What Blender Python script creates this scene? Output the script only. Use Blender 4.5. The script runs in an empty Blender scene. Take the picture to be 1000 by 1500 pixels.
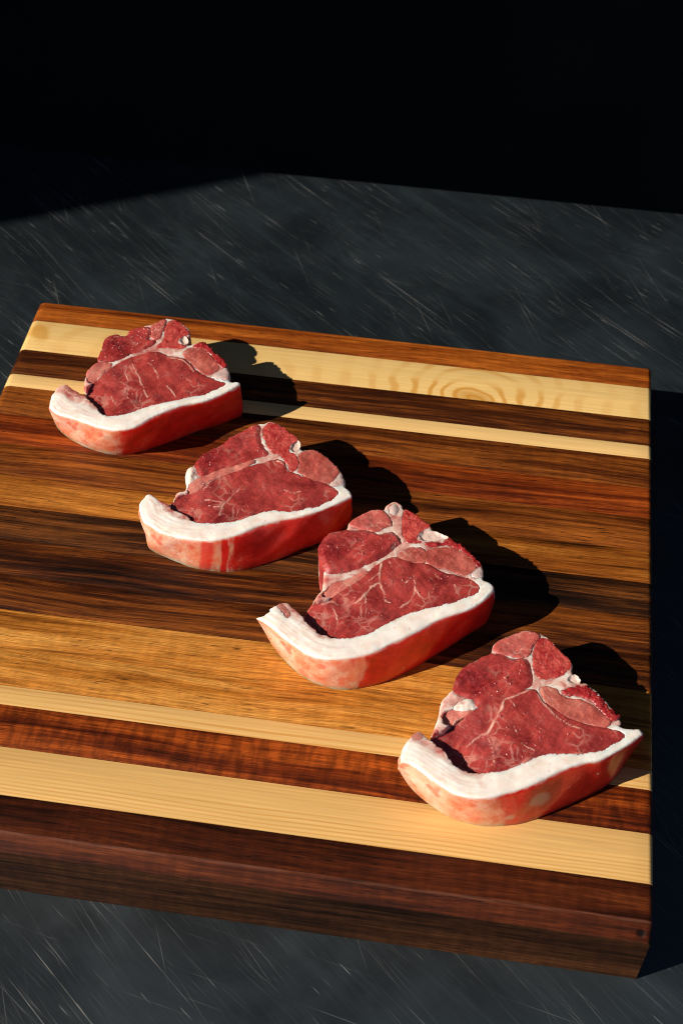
import bpy, bmesh, math, random
import numpy as np
from mathutils import Vector, Euler
from mathutils.geometry import delaunay_2d_cdt

sc = bpy.context.scene
C = sc.collection
random.seed(7)

# ------------------------------------------------------------------ camera
Z0 = 0.937                      # height of the board's top above the ground
BT = 0.0385                     # board thickness
TT = Z0 - BT                    # table top height
cam_d = bpy.data.cameras.new('camera')
cam = bpy.data.objects.new('camera', cam_d); C.objects.link(cam)
CAM_ROT = Euler((0.72468, -0.01993, 0.14106), 'XYZ')
CAM_LOC = Vector((-0.09192, -0.57403, 0.50901 + Z0))
cam.location = CAM_LOC; cam.rotation_euler = CAM_ROT
cam_d.lens = 50; cam_d.sensor_width = 36; cam_d.sensor_fit = 'AUTO'
cam_d.clip_start = 0.02; cam_d.clip_end = 200
cam_d.dof.use_dof = True; cam_d.dof.focus_distance = 0.63; cam_d.dof.aperture_fstop = 16
sc.camera = cam

# ------------------------------------------------------------------ light
SUN_AZ, SUN_EL = math.radians(27.0), math.radians(33.5)      # travel direction from +x towards +y
w = bpy.data.worlds.new('World'); sc.world = w; w.use_nodes = True
wn = w.node_tree.nodes; wl = w.node_tree.links
sky = wn.new('ShaderNodeTexSky'); sky.sky_type = 'NISHITA'; sky.sun_disc = False
sky.sun_elevation = SUN_EL
sky.sun_rotation = math.radians(270.0 - 27.0)
sky.altitude = 3000; sky.air_density = 0.65; sky.dust_density = 0.8; sky.ozone_density = 0.3
bg = wn['Background']; bg.inputs['Strength'].default_value = 0.05
wl.new(sky.outputs[0], bg.inputs['Color'])
sun_d = bpy.data.lights.new('sun', 'SUN'); sun_d.energy = 5.0; sun_d.angle = math.radians(0.5)
sun_d.color = (1.0, 0.93, 0.82)
sun = bpy.data.objects.new('sun', sun_d); C.objects.link(sun)
tr = Vector((math.cos(SUN_EL)*math.cos(SUN_AZ), math.cos(SUN_EL)*math.sin(SUN_AZ), -math.sin(SUN_EL)))
sun.rotation_euler = tr.to_track_quat('-Z', 'Y').to_euler(); sun.location = (-2, -1, 3)
vs = sc.view_settings
sc.display_settings.display_device = 'sRGB'
vs.view_transform = 'Standard'; vs.look = 'None'; vs.exposure = 0.42; vs.gamma = 1.0
vs.use_curve_mapping = False
sc.cycles.use_denoising = True
sc.cycles.max_bounces = 8
sc.cycles.pixel_filter_type = 'BLACKMAN_HARRIS'; sc.cycles.filter_width = 1.0

# ------------------------------------------------------------------ helpers
def px(u, v, z):
    """photo pixel -> point on the horizontal plane z (relative to the board's top)"""
    d = CAM_ROT.to_matrix() @ Vector(((u-500)/2083.3, -(v-750)/2083.3, -1.0))
    t = (float(z) + Z0 - CAM_LOC.z)/d.z
    p = CAM_LOC + t*d
    return (p.x, p.y)

def obj(name, verts, faces, mat, parent=None, smooth=True, sharp=None, attrs=None):
    me = bpy.data.meshes.new(name)
    me.from_pydata([tuple(map(float, v)) for v in verts], [], [tuple(int(i) for i in f) for f in faces])
    if attrs:
        for k, a in attrs.items():
            at = me.attributes.new(k, 'FLOAT', 'POINT')
            at.data.foreach_set('value', np.asarray(a, dtype=np.float32))
    me.update()
    if smooth:
        me.shade_smooth()
        if sharp: me.set_sharp_from_angle(angle=math.radians(sharp))
    me.materials.append(mat)
    o = bpy.data.objects.new(name, me); C.objects.link(o)
    if parent: o.parent = parent
    return o

def empty(name, loc):
    o = bpy.data.objects.new(name, None); C.objects.link(o); o.location = loc
    o.empty_display_size = 0.02
    return o

def tag(o, label=None, cat=None, group=None, kind=None):
    for k, v in (('label', label), ('category', cat), ('group', group), ('kind', kind)):
        if v: o[k] = v
    return o

def box(x0, x1, y0, y1, z0, z1, b=0.0):
    bm = bmesh.new(); bmesh.ops.create_cube(bm, size=1)
    for v in bm.verts:
        v.co = ((x0+x1)/2 + v.co.x*(x1-x0), (y0+y1)/2 + v.co.y*(y1-y0), (z0+z1)/2 + v.co.z*(z1-z0))
    if b: bmesh.ops.bevel(bm, geom=bm.edges[:], offset=b, segments=3, affect='EDGES', profile=0.5)
    bm.verts.index_update()
    r = [v.co[:] for v in bm.verts], [[v.index for v in f.verts] for f in bm.faces]
    bm.free(); return r

def _h(ix, iy, seed):
    n = (ix.astype(np.int64)*374761393 + iy.astype(np.int64)*668265263 + seed*974634777) & 0xffffffff
    n = ((n ^ (n >> 13))*1274126177) & 0xffffffff
    n = n ^ (n >> 16)
    return (n & 0xffff)/65535.0*2 - 1
def vnoise(x, y, s, seed=0):
    x = x*s + 1000; y = y*s + 1000
    ix = np.floor(x); iy = np.floor(y); fx = x-ix; fy = y-iy
    fx = fx*fx*(3-2*fx); fy = fy*fy*(3-2*fy)
    a = _h(ix, iy, seed); b = _h(ix+1, iy, seed); c = _h(ix, iy+1, seed); d = _h(ix+1, iy+1, seed)
    return (a*(1-fx)+b*fx)*(1-fy) + (c*(1-fx)+d*fx)*fy
def fbm(x, y, s, o=3, seed=0):
    r = 0; a = 1; t = 0
    for k in range(o):
        r = r + a*vnoise(x, y, s*2**k, seed+17*k); t += a; a *= .5
    return r/t
def sstep(a, b, x):
    t = np.clip((x-a)/(b-a), 0, 1); return t*t*(3-2*t)

def seg_dist(P, poly, closed=True):
    """distance from points P (n,2) to a polyline"""
    A = np.asarray(poly); B = np.roll(A, -1, 0)
    if not closed: A, B = A[:-1], B[:-1]
    best = np.full(len(P), 1e9)
    for a, b in zip(A, B):
        ab = b-a; L = (ab*ab).sum() + 1e-18
        t = np.clip(((P-a)@ab)/L, 0, 1)
        d = P - (a + t[:, None]*ab)
        best = np.minimum(best, (d*d).sum(1))
    return np.sqrt(best)
def inside(P, poly):
    A = np.asarray(poly); B = np.roll(A, -1, 0); r = np.zeros(len(P), bool)
    for (x1, y1), (x2, y2) in zip(A, B):
        if y1 == y2: continue
        c = ((y1 > P[:, 1]) != (y2 > P[:, 1])) & (P[:, 0] < (x2-x1)*(P[:, 1]-y1)/(y2-y1) + x1)
        r ^= c
    return r
def sdist(P, poly):
    d = seg_dist(P, poly); return np.where(inside(P, poly), d, -d)
def catmull(pts, closed, n=8):
    pts = np.asarray(pts, float); m = len(pts); out = []
    for i in range(m if closed else m-1):
        if closed: p0, p1, p2, p3 = (pts[(i+k) % m] for k in (-1, 0, 1, 2))
        else: p0, p1, p2, p3 = pts[max(i-1, 0)], pts[i], pts[i+1], pts[min(i+2, m-1)]
        for t in np.arange(n)/n:
            out.append(0.5*((2*p1) + (p2-p0)*t + (2*p0-5*p1+4*p2-p3)*t*t + (3*p1-p0-3*p2+p3)*t**3))
    if not closed: out.append(pts[-1])
    return np.array(out)
def resample(pts, n=None, step=None, closed=False):
    pts = np.asarray(pts)
    q = np.vstack([pts, pts[:1]]) if closed else pts
    L = np.concatenate([[0], np.cumsum(np.linalg.norm(np.diff(q, axis=0), axis=1))])
    if n is None: n = max(6, int(L[-1]/step))
    s = np.linspace(0, L[-1], n+1)[:-1] if closed else np.linspace(0, L[-1], n)
    return np.stack([np.interp(s, L, q[:, k]) for k in range(q.shape[1])], 1)
def normals2(loop):
    t = np.roll(loop, -1, 0) - np.roll(loop, 1, 0)
    t /= np.linalg.norm(t, axis=1)[:, None] + 1e-12
    n = np.stack([t[:, 1], -t[:, 0]], 1)
    a = 0.5*np.sum(loop[:, 0]*np.roll(loop[:, 1], -1) - np.roll(loop[:, 0], -1)*loop[:, 1])
    return n if a > 0 else -n
def fill(loop, step):
    """triangulated inside of a closed 2D loop; the loop's points come first"""
    n = len(loop)
    lo, hi = loop.min(0), loop.max(0)
    gx = np.arange(lo[0], hi[0], step); gy = np.arange(lo[1], hi[1], step*0.87)
    X, Y = np.meshgrid(gx, gy); X = X + (np.arange(len(gy)) % 2)[:, None]*step*0.5
    P = np.stack([X.ravel(), Y.ravel()], 1)
    P = P + (np.random.RandomState(3).rand(*P.shape)-.5)*step*0.35
    P = P[sdist(P, loop) > step*0.45]
    allp = np.vstack([loop, P])*1000
    ed = [(i, (i+1) % n) for i in range(n)]
    vo, _, fo, _, _, _ = delaunay_2d_cdt([Vector(p) for p in allp], ed, [], 0, 1e-7)
    V = np.array([v[:] for v in vo])/1000; F = np.array([f[:] for f in fo])
    c = V[F].mean(1); F = F[inside(c, loop)]
    a = V[F]
    ar = (a[:, 1, 0]-a[:, 0, 0])*(a[:, 2, 1]-a[:, 0, 1]) - (a[:, 2, 0]-a[:, 0, 0])*(a[:, 1, 1]-a[:, 0, 1])
    F[ar < 0] = F[ar < 0][:, ::-1]
    return V, F

# ------------------------------------------------------------------ material helpers
class NT:
    def __init__(s, name):
        s.m = bpy.data.materials.new(name); s.m.use_nodes = True
        s.t = s.m.node_tree; s.n = s.t.nodes; s.l = s.t.links
        s.b = s.n['Principled BSDF']
    def add(s, typ, **kw):
        n = s.n.new('ShaderNode'+typ)
        for k, v in kw.items(): setattr(n, k, v)
        return n
    def link(s, a, b): s.l.new(a, b)
    def val(s, inp, v):
        if hasattr(v, 'is_output') or isinstance(v, bpy.types.NodeSocket): s.l.new(v, inp)
        else: inp.default_value = v
    def math(s, op, a, b=None, c=None, clamp=False):
        n = s.add('Math', operation=op, use_clamp=clamp)
        for i, v in enumerate((a, b, c)):
            if v is not None: s.val(n.inputs[i], v)
        return n.outputs[0]
    def mapping(s, vec, loc=(0,0,0), rot=(0,0,0), scale=(1,1,1)):
        n = s.add('Mapping'); s.link(vec, n.inputs[0])
        n.inputs[1].default_value = loc
        if any(rot):                                   # turn first, then stretch
            n.inputs[2].default_value = rot
            k = s.add('Mapping'); s.link(n.outputs[0], k.inputs[0]); k.inputs[3].default_value = scale
            return k.outputs[0]
        n.inputs[3].default_value = scale
        return n.outputs[0]
    def noise(s, vec, scale, detail=2, rough=.5, dist=0.0):
        n = s.add('TexNoise'); s.link(vec, n.inputs['Vector'])
        n.inputs['Scale'].default_value = scale; n.inputs['Detail'].default_value = detail
        n.inputs['Roughness'].default_value = rough; n.inputs['Distortion'].default_value = dist
        return n.outputs['Fac']
    def ramp(s, fac, stops, interp='LINEAR'):
        n = s.add('ValToRGB'); s.link(fac, n.inputs[0]); r = n.color_ramp; r.interpolation = interp
        while len(r.elements) < len(stops): r.elements.new(0.5)
        for e, (p, c) in zip(r.elements, stops):
            e.position = p; e.color = (*c, 1) if len(c) == 3 else c
        return n.outputs[0]
    def step(s, v, a, b):
        n = s.add('MapRange', interpolation_type='SMOOTHSTEP'); s.link(v, n.inputs[0])
        n.inputs[1].default_value = a; n.inputs[2].default_value = b
        return n.outputs[0]
    def mix(s, f, a, b, mode='MIX'):
        n = s.add('Mix', data_type='RGBA', blend_type=mode); s.val(n.inputs[0], f)
        for i, v in ((6, a), (7, b)):
            if isinstance(v, tuple): n.inputs[i].default_value = (*v, 1)
            else: s.link(v, n.inputs[i])
        return n.outputs[2]
    def bump(s, h, strength, dist, prev=None):
        n = s.add('Bump'); n.inputs['Strength'].default_value = strength; n.inputs['Distance'].default_value = dist
        s.link(h, n.inputs['Height'])
        if prev is not None: s.link(prev, n.inputs['Normal'])
        return n.outputs[0]
    def obj(s): return s.add('TexCoord').outputs['Object']
    def attr(s, name): return s.add('Attribute', attribute_name=name).outputs['Fac']
    def set(s, **kw):
        for k, v in kw.items():
            inp = s.b.inputs[k.replace('_', ' ')]
            if isinstance(v, tuple) and len(v) == 3 and inp.type == 'RGBA': v = (*v, 1)
            s.val(inp, v)
        return s.m

def wood(name, dark, mid, light, spot=None, edge=None, streak=(0.405, 0.495, 0.60), fig=0.06, pores=0.8, rough=0.5, seed=0.0, tilt=0.0):
    t = NT(name)
    o = t.obj()
    rnd = t.add('ObjectInfo').outputs['Random']
    off = t.add('CombineXYZ'); t.link(t.math('MULTIPLY', rnd, 37.0), off.inputs[0]); t.link(t.math('MULTIPLY', rnd, 91.0), off.inputs[1])
    off.inputs[2].default_value = seed
    va = t.add('VectorMath', operation='ADD'); 
    # the grain wanders a little along the plank
    wob = t.noise(t.mapping(o, scale=(7, 16, 16), loc=(seed, 0, 0)), 1, 1)
    wv = t.add('CombineXYZ'); t.link(t.math('MULTIPLY', t.math('SUBTRACT', wob, .5), .010), wv.inputs[1])
    wa = t.add('VectorMath', operation='ADD'); t.link(o, wa.inputs[0]); t.link(wv.outputs[0], wa.inputs[1])
    o2 = t.mapping(wa.outputs[0], rot=(0, 0, tilt))
    t.link(o2, va.inputs[0]); t.link(off.outputs[0], va.inputs[1]); v = va.outputs[0]
    n1 = t.noise(t.mapping(v, scale=(5, 120, 120)), 1, 5, .62)
    n2 = t.noise(t.mapping(v, scale=(32, 1000, 1000)), 1, 4, .7)
    n3 = t.noise(t.mapping(v, scale=(9, 28, 28)), 1, 2)
    n4 = t.noise(t.mapping(v, scale=(12, 400, 400)), 1, 3, .6)
    f = t.math('ADD', t.math('MULTIPLY', n1, .40), t.math('MULTIPLY', n2, .19))
    f = t.math('ADD', f, t.math('MULTIPLY', n4, .26))
    f = t.math('ADD', f, t.math('MULTIPLY', n3, .18))
    col = t.ramp(f, [(streak[0], dark), (streak[1], mid), (streak[2], light)])
    # cross-grain figure
    fg = t.noise(t.mapping(v, scale=(260, 90, 90)), 1, 3)
    k = t.math('ADD', 1.0 - fig*.6, t.math('MULTIPLY', t.step(fg, .35, .65), fig*1.2))
    col = t.mix(1.0, col, k, 'MULTIPLY')
    n5 = t.noise(t.mapping(v, scale=(75, 2200, 2200)), 1, 2, .6)
    col = t.mix(1.0, col, t.math('ADD', .66, t.math('MULTIPLY', t.step(n5, .3, .7), .68)), 'MULTIPLY')
    # pores: short dark dashes
    pr = t.noise(t.mapping(v, scale=(110, 1500, 1500)), 1, 1)
    pm = t.math('MULTIPLY', t.step(pr, .60, .70), pores)
    pl = t.noise(t.mapping(v, scale=(30, 120, 120)), 1, 1)
    pm = t.math('MULTIPLY', pm, t.step(pl, .4, .65))
    col = t.mix(pm, col, tuple(c*.35 for c in dark))
    if edge:                                           # painted highlight on the worn arris, and browner edge grain of the front face
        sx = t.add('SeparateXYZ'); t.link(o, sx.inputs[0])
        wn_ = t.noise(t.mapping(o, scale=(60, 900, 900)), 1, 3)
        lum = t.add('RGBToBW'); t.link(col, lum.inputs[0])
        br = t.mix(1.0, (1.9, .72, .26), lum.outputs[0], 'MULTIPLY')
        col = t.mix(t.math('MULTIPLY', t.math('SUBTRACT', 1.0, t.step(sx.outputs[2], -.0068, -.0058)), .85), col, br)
        q = t.math('ABSOLUTE', t.math('SUBTRACT', sx.outputs[1], edge))
        col = t.mix(t.math('MULTIPLY', t.math('SUBTRACT', 1.0, t.step(q, .0002, .0007)), t.math('MULTIPLY', t.step(wn_, .3, .6), .20)), col, (.27, .11, .065))
    if spot:                                           # a small dark pit
        so = t.add('VectorMath', operation='DISTANCE'); t.link(o, so.inputs[0]); so.inputs[1].default_value = spot
        sd = t.math('ADD', so.outputs['Value'], t.math('MULTIPLY', t.math('SUBTRACT', n3, .5), .003))
        sm = t.math('SUBTRACT', 1.0, t.step(sd, .0010, .0024))
        col = t.mix(sm, col, (.006, .003, .002)); pm = t.math('MAXIMUM', pm, t.math('MULTIPLY', sm, 3.0))
    h = t.math('SUBTRACT', n2, pm)
    nb = t.bump(h, .3, .0005)
    ro = t.math('ADD', rough-.08, t.math('MULTIPLY', n1, .2))
    return t.set(Base_Color=col, Roughness=ro, Normal=nb, Specular_IOR_Level=.15)

def pine(name, base, line, freq=330, knot=None, dens=.6):
    t = NT(name); o = t.obj()
    wob = t.noise(t.mapping(o, scale=(6, 30, 30)), 1, 2)
    sx = t.add('SeparateXYZ'); t.link(o, sx.inputs[0])
    rnd = t.add('ObjectInfo').outputs['Random']
    if knot:
        kx, ky = knot
        dx = t.math('SUBTRACT', sx.outputs[0], kx); dy = t.math('SUBTRACT', sx.outputs[1], ky)
        w1 = t.noise(t.mapping(o, scale=(22, 40, 40)), 1, 2)
        dx = t.math('ADD', dx, t.math('MULTIPLY', t.math('SUBTRACT', w1, .5), .02))
        # rings round the knot, opening into arches that run off along the plank
        e = t.math('SQRT', t.math('ADD', t.math('POWER', t.math('MULTIPLY', t.math('ABSOLUTE', dx), .9), 2.0), t.math('POWER', t.math('ABSOLUTE', dy), 2.0)))
        ph = t.math('ADD', t.math('MULTIPLY', t.math('POWER', e, .6), 270.0), t.math('MULTIPLY', wob, 13.0))
    else:
        g = t.math('ADD', sx.outputs[1], t.math('MULTIPLY', t.math('SUBTRACT', wob, .5), .007))
        ph = t.math('ADD', t.math('MULTIPLY', g, freq*6.283), t.math('MULTIPLY', rnd, 50.0))
        mod = t.noise(t.mapping(o, scale=(3, 90, 90)), 1, 1)
        ph = t.math('ADD', ph, t.math('MULTIPLY', mod, 5.0))
    s = t.math('SINE', ph)
    ln = t.step(s, .1 if not knot else .0, 1.0)
    mod2 = t.noise(t.mapping(o, scale=(4, 60, 60)), 1, 2)
    ln = t.math('MULTIPLY', ln, t.math('MULTIPLY', t.step(mod2, .3, .65), dens))
    if knot: ln = t.math('MULTIPLY', ln, t.math('SUBTRACT', 1.0, t.math('MULTIPLY', t.step(e, .02, .06), .7)))
    fine = t.noise(t.mapping(o, scale=(18, 900, 900)), 1, 3)
    tone = t.noise(t.mapping(o, scale=(8, 35, 35)), 1, 2)
    col = t.ramp(fine, [(.3, tuple(c*.86 for c in base)), (.7, tuple(min(1, c*1.08) for c in base))])
    col = t.mix(t.math('MULTIPLY', t.step(tone, .4, .75), .3), col, tuple(c*.8 for c in base))
    col = t.mix(ln, col, line)
    if knot:
        km = t.math('SUBTRACT', 1.0, t.step(e, .0015, .010))
        col = t.mix(t.math('MULTIPLY', km, .75), col, tuple(c*.85 for c in line))
        # resin stain at the far end of the plank
        sx2 = t.math('ADD', sx.outputs[0], .157); sy2 = t.math('SUBTRACT', sx.outputs[1], .002)
        sw = t.noise(t.mapping(o, scale=(120, 120, 120)), 1, 2)
        dd = t.math('SQRT', t.math('ADD', t.math('POWER', t.math('ABSOLUTE', sx2), 2.0), t.math('POWER', t.math('MULTIPLY', t.math('ABSOLUTE', sy2), .7), 2.0)))
        dd = t.math('ADD', dd, t.math('MULTIPLY', t.math('SUBTRACT', sw, .5), .012))
        sm = t.math('SUBTRACT', 1.0, t.step(dd, .0025, .0075))
        col = t.mix(t.math('MULTIPLY', sm, .7), col, (.50, .23, .03))
    nb = t.bump(fine, .15, .0003)
    return t.set(Base_Color=col, Roughness=.45, Normal=nb, Specular_IOR_Level=.3)

# ------------------------------------------------------------------ materials of the setting
def steel_mat():
    t = NT('scratched steel'); o = t.obj()
    tot = None
    cloud = t.noise(o, 14, 5, .6, .6)
    cl2 = t.noise(t.mapping(o, rot=(0, 0, math.radians(38)), scale=(9, 70, 9)), 1, 5, .65)
    fine = t.noise(t.mapping(o, rot=(0, 0, math.radians(38)), scale=(35, 2600, 1)), 1, 2, .6)
    scr = []
    for ang, sx, sy, a, b, amp in ((40, 9, 1500, .765, .85, 1.0), (37, 26, 2800, .76, .84, .5), (43, 6, 2300, .755, .84, .7), (34, 14, 3200, .75, .85, .5), (47, 5, 2600, .765, .84, .6), (66, 12, 1500, .785, .85, .5), (38, 60, 1300, .785, .85, 1.0), (12, 15, 1700, .79, .85, .4)):
        n = t.noise(t.mapping(o, loc=(ang*.37, ang*.11, 0), rot=(0, 0, math.radians(ang)), scale=(sx, sy, 1)), 1, 0)
        scr.append(t.math('MULTIPLY', t.step(n, a, b), amp))
    s = scr[0]
    for q in scr[1:]: s = t.math('MAXIMUM', s, q)
    brk = t.noise(o, 40, 3)
    s = t.math('MULTIPLY', s, t.math('ADD', .15, t.math('MULTIPLY', t.step(brk, .38, .66), .85)))
    base = t.mix(t.math('MULTIPLY', t.step(cloud, .35, .75), .8), (.0040, .0072, .0094), (.0145, .022, .027))
    base = t.mix(t.math('MULTIPLY', t.step(cl2, .46, .76), .45), base, (.028, .039, .046))
    base = t.mix(t.math('MULTIPLY', t.step(fine, .52, .80), .32), base, (.045, .056, .062))
    base = t.mix(t.math('MULTIPLY', s, .44), base, (.50, .48, .44))
    h = t.math('ADD', t.math('MULTIPLY', fine, .4), s)
    nb = t.bump(h, .25, .0003)
    ro = t.math('ADD', .34, t.math('MULTIPLY', cloud, .2))
    return t.set(Base_Color=base, Metallic=.1, Roughness=ro, Normal=nb, Specular_IOR_Level=1.0)

def plain(name, c, rough=.8, var=.3, scale=6):
    t = NT(name); n = t.noise(t.obj(), scale, 4)
    col = t.ramp(n, [(.3, tuple(k*(1-var) for k in c)), (.7, tuple(k*(1+var) for k in c))])
    return t.set(Base_Color=col, Roughness=rough, Normal=t.bump(n, .2, .01), Specular_IOR_Level=.15)

M_steel = steel_mat()
M_ground = plain('dark asphalt', (.012, .014, .016))
M_wall = plain('dark painted wall', (.010, .011, .012))

# ------------------------------------------------------------------ the setting
g = obj('ground', [(-8, -8, 0), (8, -8, 0), (8, 8, 0), (-8, 8, 0)], [(0, 1, 2, 3)], M_ground, smooth=False)
tag(g, kind='structure')
# the tall dark wall beside the table whose upright edge shades the table's far corner
wx = -1.30
wy = 0.195 + (wx + 0.222)*math.tan(SUN_AZ)
v, f = box(wx-.2, wx, wy, 1.1, 0, 4.2, .004); o = obj('wall', v, f, M_wall, sharp=30)
tag(o, 'tall dark painted wall standing beside the steel table', 'wall', kind='structure')
v, f = box(wx, 2.2, 1.10, 1.3, 0, 2.25, .004); o = obj('wall', v, f, M_wall, sharp=30)  # back wall added to darken what the steel reflects
tag(o, 'added dark wall behind the steel table, shutting sky out of its reflections', 'wall', kind='structure')

EDGE_Y = 0.195
tb = empty('steel_table', (-.1, -.35, 0))
tag(tb, 'dark scratched steel work table carrying the striped cutting board', 'table')
def tbox(name, x0, x1, y0, y1, z0, z1, b):
    v, f = box(x0, x1, y0, y1, z0, z1, b)
    v = [(a+.1, c+.35, d) for a, c, d in v]
    return obj(name, v, f, M_steel, tb, sharp=30)
tbox('tabletop', -1.05, .85, -1.0, EDGE_Y, TT-.04, TT, .004)
for x in (-.99, .79):
    for y in (-.94, .135): tbox('leg', x-.02, x+.02, y-.02, y+.02, 0, TT-.039, .003)

# ------------------------------------------------------------------ the cutting board
W = 0.33
board = empty('cutting_board', (-W/2, -.16, TT+.0002))
tag(board, 'striped cutting board of glued dark and pale wood strips on the steel table', 'cutting board')
def walnut(n, a, **k):
    pal = {'deep': ((.009, .0020, .0009), (.058, .0110, .0026), (.15, .034, .007)),
           'red': ((.008, .0013, .0004), (.105, .0150, .0019), (.30, .056, .006)),
           'orange': ((.026, .0045, .0006), (.18, .036, .0030), (.38, .100, .010)),
           'dark': ((.004, .0013, .0005), (.046, .0102, .0019), (.20, .052, .0065)),
           'black': ((.0022, .0013, .0008), (.022, .0065, .0018), (.15, .044, .008)),
           'brown': ((.007, .0018, .0005), (.092, .0205, .0027), (.27, .074, .0095)),
           'gold': ((.022, .0058, .0009), (.19, .050, .0050), (.40, .140, .019)),
           'tan': ((.13, .036, .0035), (.39, .135, .017), (.54, .235, .045))}[a]
    return wood(n, *pal, **k)
mats = {
    'back': walnut('orange walnut', 'orange', fig=.08),
    'dark1': walnut('dark walnut', 'dark', fig=.06),
    'w1': walnut('brown walnut', 'brown', fig=.14, seed=2.3),
    'w2': walnut('red walnut', 'red', fig=.1, seed=5.1),
    'w3': walnut('streaky walnut', 'brown', seed=9.7),
    'w4': walnut('golden walnut', 'gold', seed=3.3),
    'w5': walnut('black walnut', 'black', seed=8.1),
    'w6': walnut('dark streaky walnut', 'dark', seed=1.7, tilt=-.03),
    'w7': walnut('dark brown walnut', 'dark', seed=6.2),
    't1': walnut('tan wood', 'tan', fig=.12, seed=4.4), 't2': walnut('tan wood two', 'tan', fig=.12, seed=7.4),
    'fig': walnut('figured walnut', 'red', fig=.5, seed=2.9, pores=.5),
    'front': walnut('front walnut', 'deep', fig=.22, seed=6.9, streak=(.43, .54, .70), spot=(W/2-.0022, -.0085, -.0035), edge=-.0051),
    'p1': None,
    'p2': pine('pale pine', (.71, .455, .175), (.58, .30, .09), 420, dens=.35),
    'p3': pine('lined pine', (.67, .395, .135), (.49, .21, .038), 420, dens=.7),
    'p4': pine('wide pine', (.68, .405, .140), (.50, .225, .042), 560, dens=.6)}
ks = px(697, 577, 0)
mats['p1'] = pine('knotty pine', (.70, .455, .165), (.50, .22, .028), knot=(ks[0]+W/2, -.0385+(.0158+.0391)/2), dens=.85)
strips = [(0, .0158, 'back'), (.0158, .0391, 'p1'), (.0391, .0581, 'dark1'), (.0581, .0673, 'p2'), (.0673, .0875, 'w1'),
          (.0875, .1073, 'w2'), (.1073, .1281, 'w3'), (.1281, .1475, 'w4'), (.1475, .1676, 'w5'), (.1676, .1882, 'w6'),
          (.1882, .2077, 'w7'), (.2077, .2283, 't1'), (.2283, .2475, 't2'), (.2475, .2570, 'p3'), (.2570, .2772, 'fig'),
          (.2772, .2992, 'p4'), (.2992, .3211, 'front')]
def arc(r, n=5):
    a = [(r*(1-math.cos(k/n*math.pi/2)), r*(1-math.sin(k/n*math.pi/2))) for k in range(n+1)]   # (inset, drop), from the side up
    return a
def plank(y0, y1, mat, i):
    yc = (y0+y1)/2; g_ = .00006
    la, ra = arc(.0042), arc(.0022)
    xs = [(-W/2 + .0+d, q) for d, q in la] + [(x, 0) for x in np.linspace(-W/2+.01, W/2-.008, 12)] + [(W/2+.0020-d, q) for d, q in reversed(ra)]
    lo = [(0, .0062), (.0056, .0005), (.0063, 0)] if i == len(strips)-1 else arc(.00032, 2)     # front side (smaller y)
    hi = arc(.0015, 4) if i == 0 else arc(.00032, 2)
    h = (y1-y0)/2 - g_
    ys = [(-h+d, q) for d, q in lo] + [(0, 0)] + [(h-d, q) for d, q in reversed(hi)]
    nx, ny = len(xs), len(ys); V = []; F = []
    rs = np.random.RandomState(i)
    dz = (rs.rand()-.5)*.00012
    for x, qx in xs:
        for y, qy in ys:
            V.append((x, y, -min(qx+qy, .012)+dz))
    for a in range(nx-1):
        for b in range(ny-1):
            k = a*ny+b; F.append((k, k+ny, k+ny+1, k+1))
    ring = [a*ny for a in range(nx)] + [(nx-1)*ny+b for b in range(1, ny)] + [a*ny+ny-1 for a in range(nx-2, -1, -1)] + [b for b in range(ny-2, 0, -1)]
    n0 = len(V)
    for r in ring: V.append((V[r][0], V[r][1], -BT))
    m = len(ring)
    for k in range(m): F.append((ring[k], n0+k, n0+(k+1) % m, ring[(k+1) % m]))
    F.append([n0+k for k in range(m)][::-1])
    o = obj('plank', V, F, mats[mat], board, sharp=28)
    o.location = (0, -yc+.16, BT)
    return o
for i, (a, b, m) in enumerate(strips): plank(a, b, m, i)

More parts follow.
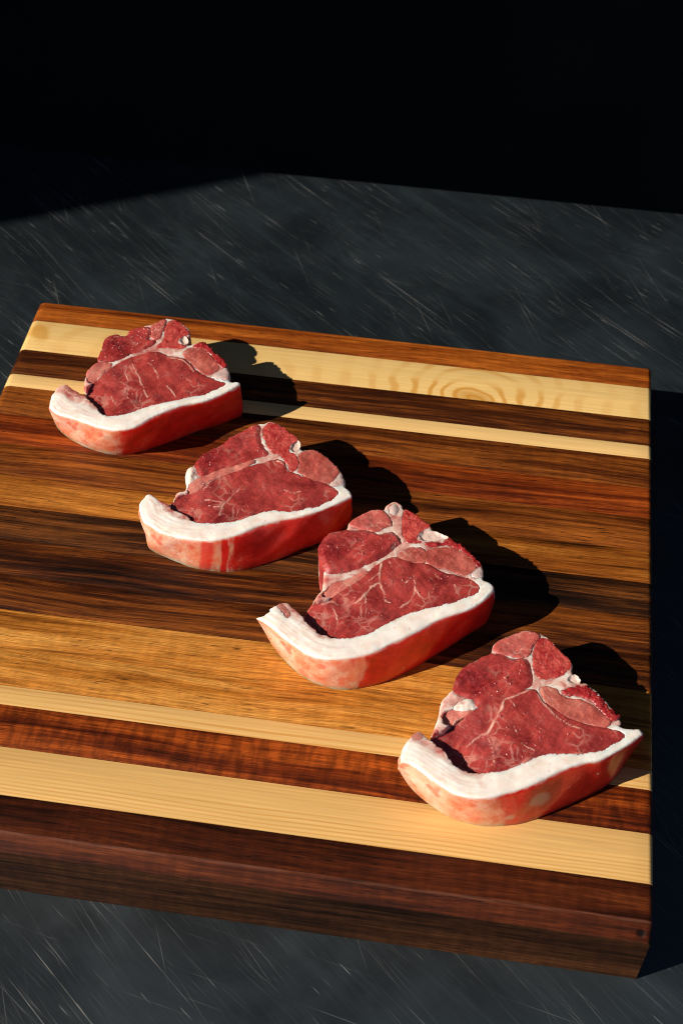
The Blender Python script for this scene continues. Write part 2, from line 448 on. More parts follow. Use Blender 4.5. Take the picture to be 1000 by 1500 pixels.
# ------------------------------------------------------------------ meat materials
def muscle(name, c0, c1, rough=.33, crack=.35, pale=(.76, .45, .35), grain=.5):
    t = NT(name); o = t.obj()
    n1 = t.noise(o, 90, 4, .6, .3)
    n2 = t.noise(o, 900, 3, .6)
    n3 = t.noise(o, 38, 2)
    f = t.math('ADD', t.math('MULTIPLY', n1, .5), t.math('MULTIPLY', n3, .5))
    col = t.ramp(f, [(.36, c0), (.64, c1)])
    col = t.mix(t.math('MULTIPLY', t.step(n2, .46, .8), grain*.7), col, tuple(min(1, a*1.45+.010) for a in c1))
    st = t.noise(t.mapping(o, rot=(0, 0, math.radians(-62)), scale=(60, 620, 60)), 1, 3, .6)
    col = t.mix(t.math('MULTIPLY', t.step(st, .50, .74), .30), col, tuple(min(1, a*1.4+.014) for a in c1))
    # faint web of fat between the fibre bundles
    wv = t.add('VectorMath', operation='ADD'); t.link(o, wv.inputs[0])
    nz = t.add('TexNoise'); t.link(o, nz.inputs['Vector']); nz.inputs['Scale'].default_value = 130
    sc_ = t.add('VectorMath', operation='SCALE'); t.link(nz.outputs['Color'], sc_.inputs[0]); sc_.inputs['Scale'].default_value = .010
    t.link(sc_.outputs[0], wv.inputs[1])
    vo = t.add('TexVoronoi', feature='DISTANCE_TO_EDGE'); t.link(t.mapping(wv.outputs[0], scale=(1, 1, .15)), vo.inputs['Vector']); vo.inputs['Scale'].default_value = 190
    web = t.math('SUBTRACT', 1.0, t.step(vo.outputs['Distance'], .01, .12))
    wm = t.step(t.noise(o, 75, 4), .47, .66)
    web = t.math('MULTIPLY', web, t.math('MULTIPLY', wm, crack))
    mar = t.attr('marbling')
    mr = t.math('MULTIPLY', mar, t.math('ADD', .55, t.math('MULTIPLY', t.noise(o, 500, 2), .8)), clamp=True)
    fatm = t.math('MAXIMUM', web, mr)
    col = t.mix(fatm, col, pale)
    h = t.math('ADD', t.math('MULTIPLY', n2, .5), t.math('MULTIPLY', t.noise(o, 2600, 2), .25))
    nb = t.bump(h, .6, .0007)
    # beads of moisture
    wet = t.bump(t.noise(o, 380, 3, .6), 1.0, .0090)
    ro = t.math('ADD', rough-.1, t.math('MULTIPLY', t.noise(o, 420, 2), .3))
    return t.set(Base_Color=col, Roughness=ro, Normal=nb, Subsurface_Weight=.25, Subsurface_Radius=(.0030, .0008, .0006), Subsurface_Scale=1.0,
                 Specular_IOR_Level=.5, Coat_Weight=t.math('MULTIPLY', t.step(t.noise(o, 55, 3), .40, .66), .8), Coat_Roughness=.16, Coat_Normal=wet)

def fat_mat():
    t = NT('white fat'); o = t.obj()
    n = t.noise(o, 160, 4, .6, .5); n2 = t.noise(o, 1100, 2)
    cap = t.attr('cap'); wall = t.attr('wall')
    ccap = t.ramp(n, [(.3, (.80, .64, .55)), (.58, (.87, .79, .72))])
    seam = t.ramp(n, [(.34, (.44, .10, .085)), (.48, (.66, .34, .28)), (.62, (.82, .64, .56))])
    back = t.ramp(t.noise(o, 120, 3), [(.4, (.34, .05, .04)), (.6, (.70, .45, .38))])
    col = t.mix(cap, seam, ccap)
    pk = t.math('MULTIPLY', t.step(t.noise(o, 330, 2), .66, .74), .35)
    col = t.mix(pk, col, (.62, .22, .15))
    col = t.mix(wall, col, back)
    nb = t.bump(t.math('ADD', n, t.math('MULTIPLY', n2, .2)), .25, .0006)
    return t.set(Base_Color=col, Roughness=.42, Normal=nb, Subsurface_Weight=.6, Subsurface_Radius=(.005, .0025, .0018), Subsurface_Scale=1.0,
                 Specular_IOR_Level=.45, Coat_Weight=.25, Coat_Roughness=.2)

def rind_mat(name, u0, wdt, streaks, patches=()):
    """outer skin of the fat: salmon at the tail, stained deep red towards the bone end"""
    t = NT(name); o = t.obj(); u = t.attr('u'); vv = t.attr('v')
    cv = t.add('CombineXYZ'); t.link(u, cv.inputs[0]); t.link(vv, cv.inputs[1]); uv = cv.outputs[0]
    n1 = t.noise(t.mapping(uv, scale=(14, 2.2, 1)), 1, 4, .6)
    n2 = t.noise(t.mapping(uv, scale=(26, 1.6, 1)), 1, 2)
    n3 = t.noise(o, 95, 4, .6)
    e = t.math('ADD', u, t.math('MULTIPLY', t.math('SUBTRACT', n2, .5), .16))
    e = t.math('ADD', e, t.math('MULTIPLY', t.math('SUBTRACT', n3, .5), .12))
    red = t.step(e, u0-wdt, u0+wdt)
    for a, b, amp, lo in streaks:
        q = t.math('ADD', u, t.math('MULTIPLY', t.math('SUBTRACT', n3, .5), .03))
        s = t.math('SUBTRACT', 1.0, t.step(t.math('ABSOLUTE', t.math('SUBTRACT', q, a)), b*.4, b))
        red = t.math('MAXIMUM', red, t.math('MULTIPLY', s, amp))
    salmon = t.ramp(n3, [(.30, (.86, .22, .10)), (.47, (.90, .36, .21)), (.68, (.90, .56, .41))])
    salmon = t.mix(t.math('MULTIPLY', t.step(n1, .48, .64), .75), salmon, (.80, .12, .05))
    rc = t.ramp(t.noise(o, 110, 4, .65), [(.3, (.60, .008, .006)), (.55, (.84, .024, .014)), (.74, (.90, .12, .07))])
    col = t.mix(red, salmon, rc)
    for pu, pv, r in patches:
        d = t.math('SQRT', t.math('ADD', t.math('POWER', t.math('MULTIPLY', t.math('ABSOLUTE', t.math('SUBTRACT', u, pu)), 4.5), 2.0), t.math('POWER', t.math('ABSOLUTE', t.math('SUBTRACT', vv, pv)), 2.0)))
        d = t.math('ADD', d, t.math('MULTIPLY', t.math('SUBTRACT', n3, .5), .25))
        col = t.mix(t.math('MULTIPLY', t.math('SUBTRACT', 1.0, t.step(d, r*.5, r)), .7), col, (.72, .42, .30))
    # the white of the fat shows through along the upper rim
    top = t.math('ADD', vv, t.math('MULTIPLY', t.math('SUBTRACT', t.noise(o, 240, 3), .5), .16))
    col = t.mix(t.math('MULTIPLY', t.step(top, .93, 1.0), .9), col, (.80, .58, .48))
    sp = t.step(t.noise(o, 520, 1), .76, .80)
    col = t.mix(t.math('MULTIPLY', sp, .6), col, (.85, .62, .52))
    nb = t.bump(t.math('ADD', n3, t.math('MULTIPLY', t.noise(o, 700, 2), .3)), .4, .0012)
    return t.set(Base_Color=col, Roughness=.38, Normal=nb, Subsurface_Weight=1.0, Subsurface_Radius=(.013, .0026, .0016), Subsurface_Scale=1.0,
                 Specular_IOR_Level=.5, Coat_Weight=.4, Coat_Roughness=.18)

def bone_mat(name, c0, c1, pale, sc_=900):
    t = NT(name); o = t.obj()
    vo = t.add('TexVoronoi'); t.link(o, vo.inputs['Vector']); vo.inputs['Scale'].default_value = sc_
    n = t.noise(o, 240, 4, .65)
    col = t.ramp(n, [(.32, c0), (.62, c1)])
    col = t.mix(t.math('MULTIPLY', t.step(t.noise(o, 900, 2), .52, .75), .45), col, pale)
    nb = t.bump(t.math('ADD', vo.outputs['Distance'], n), .4, .0005)
    return t.set(Base_Color=col, Roughness=.4, Normal=nb, Subsurface_Weight=.15, Subsurface_Radius=(.002, .0006, .0005), Subsurface_Scale=1.0, Coat_Weight=.3, Coat_Roughness=.2)

def gristle_mat(name, c):
    t = NT(name); o = t.obj(); n = t.noise(o, 260, 4, .6)
    col = t.ramp(n, [(.3, (.62, .30, .26)), (.48, c), (.75, tuple(min(1, k*1.05) for k in c))])
    return t.set(Base_Color=col, Roughness=.25, Normal=t.bump(n, .6, .0008), Subsurface_Weight=.35, Subsurface_Radius=(.003, .0018, .0014), Subsurface_Scale=1.0, Coat_Weight=.5, Coat_Roughness=.1)

M = {
 'loin_muscle': muscle('loin meat', (.140, .007, .008), (.47, .058, .046), crack=.32),
 'tenderloin': muscle('tenderloin meat', (.18, .008, .010), (.51, .060, .048), crack=.24, grain=.7),
 'back_muscle': muscle('back meat', (.32, .048, .036), (.58, .17, .125), crack=.5),
 'flank_muscle': muscle('flank meat', (.38, .055, .045), (.64, .22, .165), crack=.45),
 'top_muscle': muscle('upper meat', (.26, .018, .018), (.52, .11, .085), crack=.4, grain=.75),
 'tail_lining': muscle('lining meat', (.30, .05, .04), (.58, .24, .18), crack=.4),
 'bone': bone_mat('spongy bone', (.32, .014, .015), (.50, .070, .055), (.64, .22, .16)),
 'bone_rim': bone_mat('sawn bone edge', (.20, .004, .006), (.36, .020, .020), (.58, .20, .16)),
 'cartilage': gristle_mat('cartilage', (.55, .41, .37)),
 'canal': gristle_mat('canal lining', (.72, .52, .44)),
 'fat_lobe': gristle_mat('soft fat', (.84, .72, .62)),
}
M_fat = fat_mat()
t_ = NT('meat juice')
M_wet = t_.set(Base_Color=t_.ramp(t_.noise(t_.obj(), 200, 2), [(.3, (.30, .03, .025)), (.7, (.55, .16, .13))]), Roughness=.22, Specular_IOR_Level=.9, Coat_Weight=1.0, Coat_Roughness=.14)

# ------------------------------------------------------------------ the chops
H = 0.0235
STEP = 0.00062
def chop(label, origin, s, d, rind, recess, seed, body_h=H):
    """d: outlines of one chop in pixels of an enlarged view of the photograph"""
    def P(pts, z): return np.array([px(origin[0]+a*s, origin[1]+b*s, z) for a, b in pts])
    h = body_h
    allp = P(d['co']+d['ro'], h); c = allp.mean(0)
    root = empty('lamb_chop', (c[0], c[1], Z0+.0001))
    tag(root, label, 'lamb chop', 'raw lamb loin chops on the board')
    rs = np.random.RandomState(seed)
    co = catmull(P(d['co'], h), False) - c
    ro = catmull(P(d['ro'], h), False, 5) - c
    nco = int(np.linalg.norm(np.diff(co, axis=0), axis=1).sum()/.0009); co = resample(co, n=nco)
    ro = resample(ro, step=.0008)[1:-1]
    # lower contour of the skin: the tail's tip lifts off the board
    fr = np.linspace(0, 1, len(d['cb']))
    raise_ = d.get('lift', .012)
    zb = raise_*np.clip(1-fr/.22, 0, 1)**1.3
    cb = np.array([px(origin[0]+a*s, origin[1]+b*s, z) for (a, b), z in zip(d['cb'], zb)]) - c
    cb3 = catmull(np.column_stack([cb, zb]), False)
    cb3 = resample(cb3, n=nco)
    loop = np.vstack([co, ro]); n = len(loop)
    # irregular outline away from the skin
    nn = normals2(loop)
    jit = np.zeros(n); jit[nco:] = vnoise(loop[nco:, 0], loop[nco:, 1], 420, seed)*.00045
    loop = loop + nn*jit[:, None]
    bot = np.column_stack([loop - nn*.0006, np.zeros(n)])
    bot[:nco] = cb3
    # blend the lower contour into the rest at both ends
    k = min(40, len(ro)//3)
    for j in range(k):
        wgt = 1 - sstep(0, 1, np.array(j/k)); 
        e = nco + j; bot[e, :2] += (cb3[-1, :2]-co[-1] + nn[e]*.0006)*wgt
        e = n-1-j; bot[e, :2] += (cb3[0, :2]-co[0] + nn[e]*.0006)*wgt; bot[e, 2] = cb3[0, 2]*wgt
    ins = {}
    grow = {'bone_rim': .0002, 'bone': .0001, 'tenderloin': .0007, 'top_muscle': .0007, 'fat_lobe': .0003, 'tail_lining': 0.0, 'canal': .0001, 'cartilage': .0001}
    for nm, pts in d['parts']:
        q = resample(catmull(P(pts, h), True) - c, step=.0007, closed=True)
        q = q + normals2(q)*grow.get(nm, .0010)
        amp = .0012 if nm == 'bone_rim' else .0004
        q = q + normals2(q)*((fbm(q[:, 0], q[:, 1], 350, 2, seed+3)*amp + vnoise(q[:, 0], q[:, 1], 1100, seed+5)*amp*.6)[:, None])
        ins.setdefault(nm, []).append(q)
    rp = [(np.array(px(origin[0]+a*s, origin[1]+b*s, h)) - c, r, dep) for a, b, r, dep in recess]
    def rec(xy):
        z = np.zeros(len(xy))
        for p0, r, dep in rp:
            dd = np.linalg.norm(xy-p0, axis=1); z -= dep*(1-sstep(.15*r, r, dd))
        return z
    # ---- body of fat and connective tissue
    V2, F = fill(loop, STEP); nb = len(loop)
    dbo = seg_dist(V2, loop)
    dco = seg_dist(V2, co, False)
    capm = 1 - sstep(.0085, .0115, dco + vnoise(V2[:, 0], V2[:, 1], 300, seed)*.001)
    relief = lambda q_: fbm(q_[:, 0], q_[:, 1], 110, 3, seed)*.00035
    z = np.full(len(V2), h) + relief(V2)
    r = .0008; e = np.clip(1-dbo/r, 0, 1); z -= r*(1-np.sqrt(np.clip(1-e*e, 0, 1)))*.8
    # fat cap: slightly crowned with fibres running along it
    z += .0003*capm*sstep(0, .004, dbo) + .00013*capm*vnoise(dco*1.0, V2[:, 0]*.12, 1500, seed+9)
    for nm, polys in ins.items():
        for q in polys:
            ds = sdist(V2, q); z -= .0065*sstep(.0003, .0010, ds)
    z = np.maximum(z, h*.3)
    V = np.column_stack([V2, z])
    levels = 9; rings = [np.arange(nb)]
    top = V[:nb].copy(); extra = []; wallv = []
    ncur = len(V)
    for l in range(1, levels+1):
        t = l/levels
        bul = math.sin(math.pi*min(1, t*1.02))*.0006 if t < 1 else 0
        p = top*(1-t) + bot*t
        nz = vnoise(loop[:, 0]+t*.013, loop[:, 1]+t*.021, 160, seed+21)*.0006*math.sin(math.pi*t)
        p[:, :2] += nn*(bul*.8+nz)[:, None] if np.ndim(bul+nz) else nn*(bul)
        p[:, 2] = np.maximum(p[:, 2], 0)
        if t > .85: p[:, :2] -= nn*.0004*((t-.85)/.15)
        extra.append(p); rings.append(np.arange(ncur, ncur+nb)); ncur += nb
    VV = np.vstack([V]+extra)
    FF = [tuple(f) for f in F]
    ccw = np.sum(loop[:, 0]*np.roll(loop[:, 1], -1) - np.roll(loop[:, 0], -1)*loop[:, 1]) > 0
    for a, b in zip(rings[:-1], rings[1:]):
        for i in range(nb):
            j = (i+1) % nb
            q = (a[i], b[i], b[j], a[j]); FF.append(q if ccw else q[::-1])
    FF.append(tuple(rings[-1][::-1] if ccw else rings[-1]))
    wl_ = np.zeros(len(VV)); cp = np.zeros(len(VV)); cp[:len(V)] = capm
    for rr in rings[1:]:
        wl_[rr[nco+12:nb-60]] = 1; cp[rr] = 1
    uu = np.zeros(len(VV)); vv_ = np.zeros(len(VV))
    lu = np.zeros(nb); lu[:nco] = np.linspace(0, 1, nco); lu[nco:] = np.interp(np.arange(n-nco), [0, k, n-nco-k, n-nco], [1, 1.1, -.1, 0])
    for l, rr in enumerate(rings): uu[rr] = lu; vv_[rr] = 1 - l/levels
    fat = obj('fat', VV, FF, M_fat, root, sharp=70, attrs={'cap': cp, 'wall': wl_, 'u': uu, 'v': vv_})
    fat['label'] = 'white fat with a thin skin stained red along its outer side'
    fat.data.materials.append(rind)
    mi = np.zeros(len(FF), dtype=np.int32); f0 = len(F)
    for l in range(levels):
        q = f0 + l*nb; mi[q:q+nco] = 1; mi[q+nb-7:q+nb] = 1
    fat.data.polygons.foreach_set('material_index', mi)
    # ---- muscles, bone and gristle set into the body
    veins = [(resample(catmull(P(pts, h)-c, False), step=.0006), wd) for pts, wd in d['veins']]
    hts = {'loin_muscle': .0002, 'tenderloin': d.get('tender', .0006), 'flank_muscle': .0002, 'back_muscle': .0001, 'top_muscle': .0003, 'bone': .0000,
           'bone_rim': .0003, 'cartilage': .0004, 'canal': -.0010, 'fat_lobe': .0008, 'tail_lining': .0000}
    surf = {}
    for nm, polys in ins.items():
        for qi, q in enumerate(polys):
            V2, F = fill(q, .00055); nb = len(q)
            db = seg_dist(V2, q)
            rr = {'tenderloin': .0026, 'fat_lobe': .003, 'cartilage': .002}.get(nm, .0011)
            e = np.clip(1-db/rr, 0, 1)
            amp, frq = {'tenderloin': (.0012, 75), 'bone': (.0002, 260), 'bone_rim': (.0006, 520), 'fat_lobe': (.0008, 300),
                        'top_muscle': (.0009, 120), 'back_muscle': (.0007, 150)}.get(nm, (.0006, 95))
            grw = sstep(0, .005, db)
            z = h + relief(V2) + .00012 + hts[nm]*sstep(0, rr, db) - rr*.12*(1-np.sqrt(np.clip(1-e*e, 0, 1)))
            z = z + fbm(V2[:, 0], V2[:, 1], frq, 4, seed+31+qi)*amp*(.25+.75*grw)
            if nm in ('bone', 'bone_rim'): z += vnoise(V2[:, 0], V2[:, 1], 900, seed)*(.00012 if nm == 'bone' else .0003)
            if nm in ('loin_muscle', 'flank_muscle'): z += rec(V2)
            z += fbm(V2[:, 0], V2[:, 1], 330, 2, seed+77)*.00022
            mar = np.zeros(len(V2))
            if nm in ('loin_muscle', 'flank_muscle', 'tenderloin', 'back_muscle'):
                for pl, wd in veins:
                    d0 = seg_dist(V2 + np.column_stack([vnoise(V2[:, 0], V2[:, 1], 500, 4), vnoise(V2[:, 0], V2[:, 1], 500, 8)])*.0004, pl, False)
                    vv = wd*(.62+.5*vnoise(V2[:, 0], V2[:, 1], 330, seed+6))
                    mm = (1 - sstep(vv*.2, vv, d0))*np.clip(.75+.6*vnoise(V2[:, 0], V2[:, 1], 260, seed+8), 0, 1); mar = np.maximum(mar, mm)
                z += mar*.00012
            V = np.column_stack([V2, z]); surf[id(q)] = V
            nq = normals2(q)
            ccw2 = np.sum(q[:, 0]*np.roll(q[:, 1], -1) - np.roll(q[:, 0], -1)*q[:, 1]) > 0
            FF = [tuple(f) for f in F]; prev = np.arange(nb); cur = len(V); ex = []
            zt = V[:nb, 2]
            for t in (.25, .5, .75, 1.0):
                p = np.column_stack([q - nq*(.0001+.0005*t), zt*(1-t) + .0008*t]); ex.append(p)
                nx = np.arange(cur, cur+nb); cur += nb
                for i in range(nb):
                    j = (i+1) % nb; f4 = (prev[i], nx[i], nx[j], prev[j]); FF.append(f4 if ccw2 else f4[::-1])
                prev = nx
            FF.append(tuple(prev[::-1] if ccw2 else prev))
            VV = np.vstack([V]+ex)
            obj(nm, VV, FF, M[nm], root, sharp=75, attrs={'marbling': np.concatenate([mar, np.zeros(len(VV)-len(V))])})
    # ---- beads of juice on the cut face
    BV, BF = [], []
    ang = np.arange(8)/8*2*math.pi
    for q, cnt in ((ins['loin_muscle'][0], 60), (ins['tenderloin'][0], 34)):
        lo, hi = q.min(0), q.max(0); got = 0
        zs = surf[id(q)]
        while got < cnt:
            pnt = lo + rs.rand(2)*(hi-lo)
            if sdist(pnt[None], q)[0] < .0015 or vnoise(pnt[None, 0], pnt[None, 1], 90, seed+50)[0] < rs.rand()*.9-.55: continue
            got += 1
            j = np.argmin(((zs[:, :2]-pnt)**2).sum(1)); z = zs[j, 2] - .00006
            R = .00018 + .00034*rs.rand()**2; n0 = len(BV); el_ = 1 + rs.rand()*.6; a0 = rs.rand()*6
            for fr, fz in ((1, 0), (.86, .42), (.5, .74)):
                for a in ang:
                    ca, sa = math.cos(a)*el_, math.sin(a)
                    BV.append((pnt[0]+R*fr*(ca*math.cos(a0)-sa*math.sin(a0)), pnt[1]+R*fr*(ca*math.sin(a0)+sa*math.cos(a0)), z+R*fz))
            BV.append((pnt[0], pnt[1], z+R*.85))
            for l in range(2):
                for i in range(8): BF.append((n0+l*8+i, n0+l*8+(i+1) % 8, n0+l*8+8+(i+1) % 8, n0+l*8+8+i))
            for i in range(8): BF.append((n0+16+i, n0+16+(i+1) % 8, n0+24))
    tag(obj('moisture', BV, BF, M_wet, root), kind='stuff')
    return root

c1 = dict(
 co=[(25,470),(60,500),(120,520),(200,545),(280,570),(350,582),(420,575),(470,555),(540,515),(620,480),(700,455),(780,440),(850,415),(910,388),(955,362)],
 cb=[(30,490),(45,540),(75,590),(130,635),(200,670),(270,695),(340,708),(400,708),(450,700),(520,680),(620,645),(720,605),(820,572),(900,545),(965,520)],
 ro=[(955,362),(958,354),(940,347),(905,345),(905,310),(890,275),(885,248),(865,235),(840,215),(810,180),(770,152),(735,160),(715,168),(690,165),(668,150),(680,128),(710,125),(715,110),(700,85),(660,55),(625,40),(580,45),(510,70),(480,80),(430,95),(400,125),(345,122),(305,140),(290,175),(275,215),(265,255),(235,280),(212,305),(200,340),(195,375),(205,412),(180,418),(150,398),(115,365),(75,362),(45,400),(28,445),(25,470)],
 parts=[('loin_muscle',[(210,400),(225,370),(260,340),(320,292),(370,262),(430,235),(500,210),(560,212),(600,228),(660,235),(700,258),(740,300),(790,325),(850,352),(880,360),(850,375),(780,405),(700,420),(620,440),(540,458),(480,475),(420,495),(370,508),(320,512),(285,500),(262,465),(235,440),(215,425)]),
  ('tenderloin',[(268,240),(278,210),(290,175),(305,140),(345,122),(400,127),(430,95),(480,82),(515,85),(520,110),(510,140),(545,150),(500,182),(430,208),(370,238),(320,250),(290,245)]),
  ('flank_muscle',[(212,325),(220,300),(240,280),(270,258),(325,262),(300,290),(250,335),(225,350)]),
  ('bone',[(588,95),(605,60),(640,48),(690,85),(710,113),(672,130),(655,158),(700,176),(660,188),(590,182),(548,180),(585,140)]),
  ('top_muscle',[(525,88),(560,58),(592,52),(578,100),(558,140),(528,135),(532,110)]),
  ('back_muscle',[(690,200),(720,185),(770,190),(810,225),(845,270),(840,290),(800,310),(760,290),(720,250),(690,225)]),
  ('bone_rim',[(720,175),(770,155),(810,182),(840,215),(868,238),(892,262),(885,278),(860,268),(830,235),(790,198),(740,180)]),
  ('cartilage',[(815,322),(850,295),(893,280),(905,310),(898,338),(870,342)]),
  ('canal',[(660,150),(670,132),(690,128),(700,150),(688,164)]),
  ('tail_lining',[(95,363),(118,366),(160,398),(203,422),(198,430),(150,410),(115,388)])],
 veins=[([(430,262),(450,300),(480,370),(505,425)],.0006),([(480,250),(530,275),(560,335)],.0004),([(600,370),(625,400),(640,425)],.0004),([(390,300),(410,340)],.0004),([(580,230),(660,240),(700,262),(730,300)],.0008),([(320,400),(345,440)],.0004),([(690,330),(720,350)],.0004)])
c2 = dict(
 co=[(28,425),(45,475),(80,500),(130,530),(200,550),(280,562),(360,562),(430,548),(490,530),(560,500),(640,475),(720,460),(800,440),(860,420),(920,395),(970,370)],
 cb=[(40,480),(58,550),(66,600),(110,630),(180,660),(260,690),(340,705),(430,710),(500,700),(580,678),(660,650),(750,610),(830,580),(900,545),(960,490)],
 ro=[(970,370),(970,362),(955,340),(937,322),(938,300),(925,265),(905,245),(870,215),(840,190),(805,165),(780,160),(748,165),(742,140),(735,115),(700,90),(660,55),(610,38),(580,45),(530,55),(490,80),(440,105),(400,140),(340,165),(300,195),(270,230),(240,255),(235,290),(240,320),(230,345),(200,350),(185,375),(165,402),(150,410),(120,385),(95,372),(70,358),(50,378),(30,400),(28,425)],
 parts=[('loin_muscle',[(168,410),(185,385),(230,362),(290,350),(330,325),(390,290),(460,265),(530,240),(590,225),(640,212),(665,225),(680,260),(720,275),(760,290),(830,310),(880,335),(905,350),(890,375),(840,400),(780,418),(720,430),(660,432),(600,430),(540,445),(490,465),(440,478),(380,485),(320,485),(270,480),(250,455),(215,440),(180,425)]),
  ('tenderloin',[(275,240),(305,195),(345,168),(400,145),(440,110),(490,85),(530,60),(560,58),(558,100),(572,148),(598,182),(560,195),(500,215),(440,238),(400,240),(360,260),(310,280),(288,272)]),
  ('flank_muscle',[(250,330),(270,305),(310,290),(370,265),(470,235),(540,212),(485,245),(400,275),(330,302),(280,345),(252,350)]),
  ('bone',[(584,62),(610,42),(660,60),(700,92),(733,118),(705,135),(690,170),(715,185),(735,220),(730,248),(700,260),(682,225),(645,185),(615,175),(592,140),(578,95)]),
  ('canal',[(700,160),(710,130),(730,120),(741,140),(735,160),(715,175)]),
  ('back_muscle',[(745,185),(800,170),(840,195),(880,230),(905,255),(890,290),(860,308),(800,298),(760,275),(738,260),(748,220)]),
  ('cartilage',[(868,320),(888,298),(920,268),(935,290),(928,318),(900,330)]),
  ('fat_lobe',[(240,256),(262,240),(288,250),(290,280),(270,305),(245,315),(235,290)]),
  ('tail_lining',[(98,376),(122,388),(160,410),(154,420),(125,406)])],
 veins=[([(385,455),(392,430),(410,400),(440,370),(470,340)],.0008),([(410,400),(370,392),(320,385)],.0005),([(440,345),(448,370)],.0005),([(300,425),(275,415),(250,410)],.0004),([(330,410),(360,416),(385,415)],.0004),([(670,345),(710,358),(740,350)],.0005),([(470,350),(500,340)],.0004),([(640,215),(668,232),(690,262)],.0006),([(330,325),(310,345)],.0005)])
c3 = dict(
 co=[(15,498),(60,525),(110,565),(170,610),(230,650),(300,668),(370,665),(430,655),(500,635),(560,605),(620,580),(690,545),(750,510),(820,485),(880,465),(940,430),(980,390)],
 cb=[(25,510),(50,565),(80,620),(130,680),(190,735),(250,770),(310,790),(370,797),(430,793),(500,778),(570,755),(650,715),(740,660),(820,610),(890,565),(950,525),(975,470)],
 ro=[(980,390),(980,375),(965,355),(938,345),(935,300),(915,265),(880,235),(840,205),(800,178),(770,155),(730,145),(725,130),(690,100),(640,65),(612,55),(600,35),(575,25),(540,45),(530,62),(490,60),(440,85),(400,105),(378,140),(345,148),(310,160),(285,190),(270,215),(278,255),(290,300),(290,345),(282,385),(262,405),(245,430),(225,465),(212,492),(190,480),(165,460),(150,440),(130,435),(100,445),(70,460),(72,472),(40,490),(15,498)],
 parts=[('loin_muscle',[(212,497),(225,465),(250,435),(275,430),(310,425),(350,400),(420,362),(480,315),(540,272),(590,262),(650,280),(710,290),(760,315),(830,335),(880,350),(915,375),(900,400),(840,425),(770,445),(700,460),(640,475),(590,495),(540,520),(490,548),(430,570),(370,580),(310,572),(265,555),(240,525),(215,510)]),
  ('flank_muscle',[(290,408),(302,388),(350,358),(400,345),(465,312),(440,340),(380,378),(320,408)]),
  ('tenderloin',[(272,220),(285,190),(315,158),(360,148),(430,145),(480,152),(520,165),(560,152),(588,168),(600,190),(590,205),(540,245),(490,270),(430,295),(360,315),(310,318),(292,300),(279,255)]),
  ('top_muscle',[(402,112),(440,88),(490,65),(528,68),(555,100),(562,122),(540,130),(500,148),(460,138),(412,130)]),
  ('bone',[(614,62),(640,68),(690,102),(722,130),(690,145),(668,178),(690,195),(642,200),(617,180),(608,130)]),
  ('bone_rim',[(692,197),(750,192),(800,182),(850,212),(895,248),(927,285),(915,292),(880,255),(840,225),(800,208),(740,210)]),
  ('canal',[(675,165),(700,147),(730,150),(770,158),(792,177),(750,187),(700,189)]),
  ('back_muscle',[(710,235),(760,222),(820,225),(870,250),(905,275),(890,305),(850,320),(800,300),(740,285),(710,270)]),
  ('back_muscle',[(602,240),(640,218),(688,225),(703,250),(690,275),(640,275),(602,262)]),
  ('cartilage',[(890,320),(928,295),(937,328),(910,343)]),
  ('cartilage',[(552,56),(575,36),(592,46),(594,66),(580,82),(562,76)]),
  ('tail_lining',[(98,452),(125,441),(148,470),(158,498),(140,502),(118,480)])],
 tender=.0014, veins=[([(525,280),(518,330),(515,355),(535,400),(540,430)],.0008),([(515,355),(480,380),(455,410),(420,440)],.0009),([(650,330),(660,380),(640,430),(600,460)],.0005),([(660,385),(700,440)],.0005),([(820,370),(830,400)],.0004),([(520,320),(470,350)],.0005),([(740,320),(760,350)],.0004),([(455,410),(460,440)],.0004),([(325,440),(345,490)],.0006),([(720,335),(740,370),(725,400)],.0004),([(555,275),(570,300)],.0005),([(540,430),(560,440)],.0004),([(640,340),(620,365)],.0004),([(280,432),(320,425),(350,440)],.0011)])
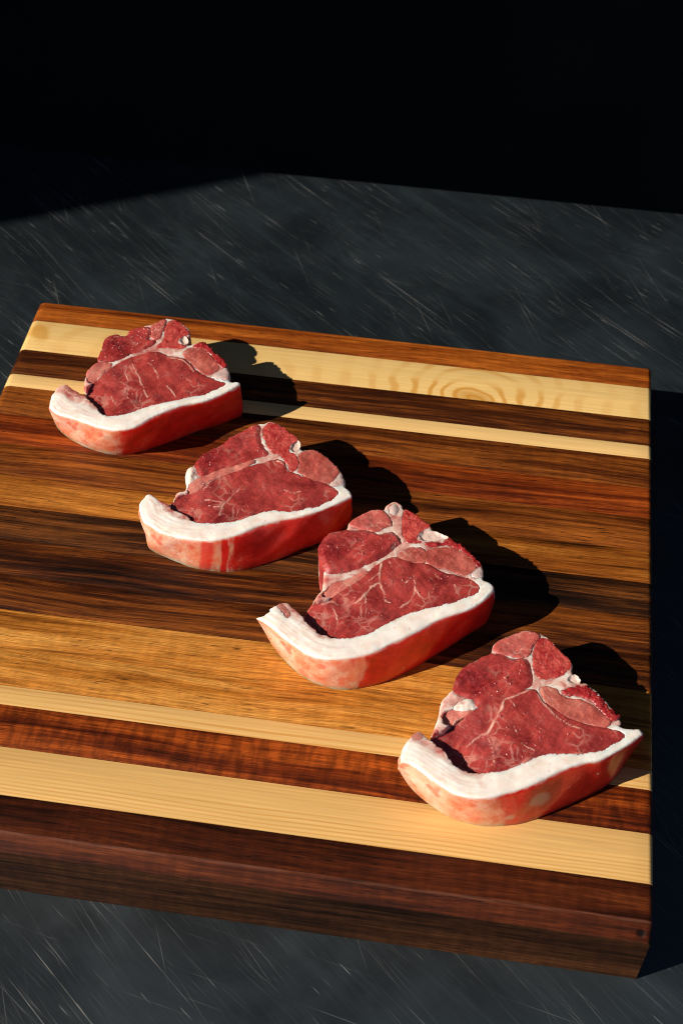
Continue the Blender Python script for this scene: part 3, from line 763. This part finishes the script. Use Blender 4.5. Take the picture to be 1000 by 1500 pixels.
c4 = dict(
 co=[(30,545),(70,550),(130,592),(190,635),(250,670),(320,685),(390,682),(450,665),(520,645),(580,620),(640,590),(700,565),(760,545),(820,535),(880,505),(940,470),(988,435)],
 cb=[(22,575),(60,640),(110,690),(170,735),(230,770),(290,790),(360,803),(430,802),(500,795),(560,778),(640,745),(720,710),(790,675),(850,640),(890,600),(930,540),(985,450)],
 ro=[(988,435),(985,425),(970,410),(940,415),(900,402),(892,375),(875,340),(860,320),(835,295),(800,260),(770,235),(745,230),(735,205),(712,195),(712,165),(690,130),(660,100),(630,65),(600,42),(560,30),(530,22),(490,35),(440,55),(400,80),(392,110),(350,130),(310,155),(275,175),(255,210),(240,255),(210,285),(188,320),(182,360),(170,400),(154,430),(150,450),(130,442),(112,420),(100,422),(75,440),(50,480),(35,520),(30,545)],
 parts=[('loin_muscle',[(152,452),(165,435),(200,420),(250,385),(310,350),(370,320),(430,295),(480,275),(545,262),(570,275),(590,310),(640,340),(690,375),(750,395),(830,415),(890,428),(910,440),(880,460),(840,485),(790,500),(720,508),(660,505),(600,510),(550,525),(500,548),(440,570),(390,580),(340,582),(290,575),(250,555),(225,525),(210,495),(180,475)]),
  ('tenderloin',[(245,260),(258,210),(278,178),(320,152),(360,132),(395,118),(430,122),(480,140),(530,142),(543,180),(548,235),(520,255),(460,272),(400,298),(345,322),(328,318),(328,300),(300,290),(270,280)]),
  ('top_muscle',[(405,85),(440,60),(490,40),(530,28),(575,45),(555,80),(535,120),(500,130),(440,115),(410,105)]),
  ('fat_lobe',[(245,318),(280,300),(310,295),(325,320),(300,335),(250,335)]),
  ('flank_muscle',[(205,350),(250,338),(310,338),(250,370),(215,392),(205,375)]),
  ('bone',[(570,65),(605,55),(640,80),(680,120),(705,155),(690,188),(650,210),(600,215),(570,205),(557,170),(554,110)]),
  ('bone_rim',[(665,262),(700,255),(762,238),(790,260),(830,298),(862,333),(888,366),(872,380),(835,355),(800,315),(760,290),(700,285)]),
  ('canal',[(690,220),(700,200),(725,200),(743,225),(720,236)]),
  ('back_muscle',[(590,252),(640,260),(670,292),(730,303),(790,328),(835,370),(855,390),(830,400),(760,385),(690,365),(630,320),(602,290)]),
  ('cartilage',[(872,398),(893,376),(900,398)]),
  ('tail_lining',[(72,446),(100,424),(118,446),(104,460)])],
 veins=[([(545,258),(480,285),(440,305),(425,345),(400,385),(375,425)],.0011),([(375,425),(330,435),(295,460)],.0008),([(375,425),(395,490),(405,540)],.0004),([(465,300),(485,325)],.0005),([(500,450),(520,480),(560,500)],.0004),([(575,280),(600,320),(650,370)],.0009),([(650,370),(700,400),(740,410)],.0005),([(470,400),(510,455)],.0003)])

chop('raw lamb chop lying across the two pale strips by the board\'s orange back edge', (65, 455), .30, c1,
     rind_mat('skin one', .40, .035, [], [(.33, .72, .10)]), [(225, 440, .022, .003)], 11)
chop('raw lamb chop with two red streaks running down the pale part of its skin', (195, 605), .33, c2,
     rind_mat('skin two', .475, .025, [(.36, .035, .75, 0), (.435, .022, 1.0, 0)]), [(190, 430, .020, .0025)], 23)
chop('raw lamb chop with branching white marbling and a ragged pointed fat tail', (370, 725), .36, c3,
     rind_mat('skin three', .44, .03, []), [(235, 520, .026, .0042)], 37)
chop('raw lamb chop at the board\'s end, overlapping the wide pale pine strip', (575, 915), .37, c4,
     rind_mat('skin four', .41, .04, [(.43, .04, .9, 0)], [(.53, .55, .22), (.42, .30, .14)]), [(215, 520, .030, .005)], 53)
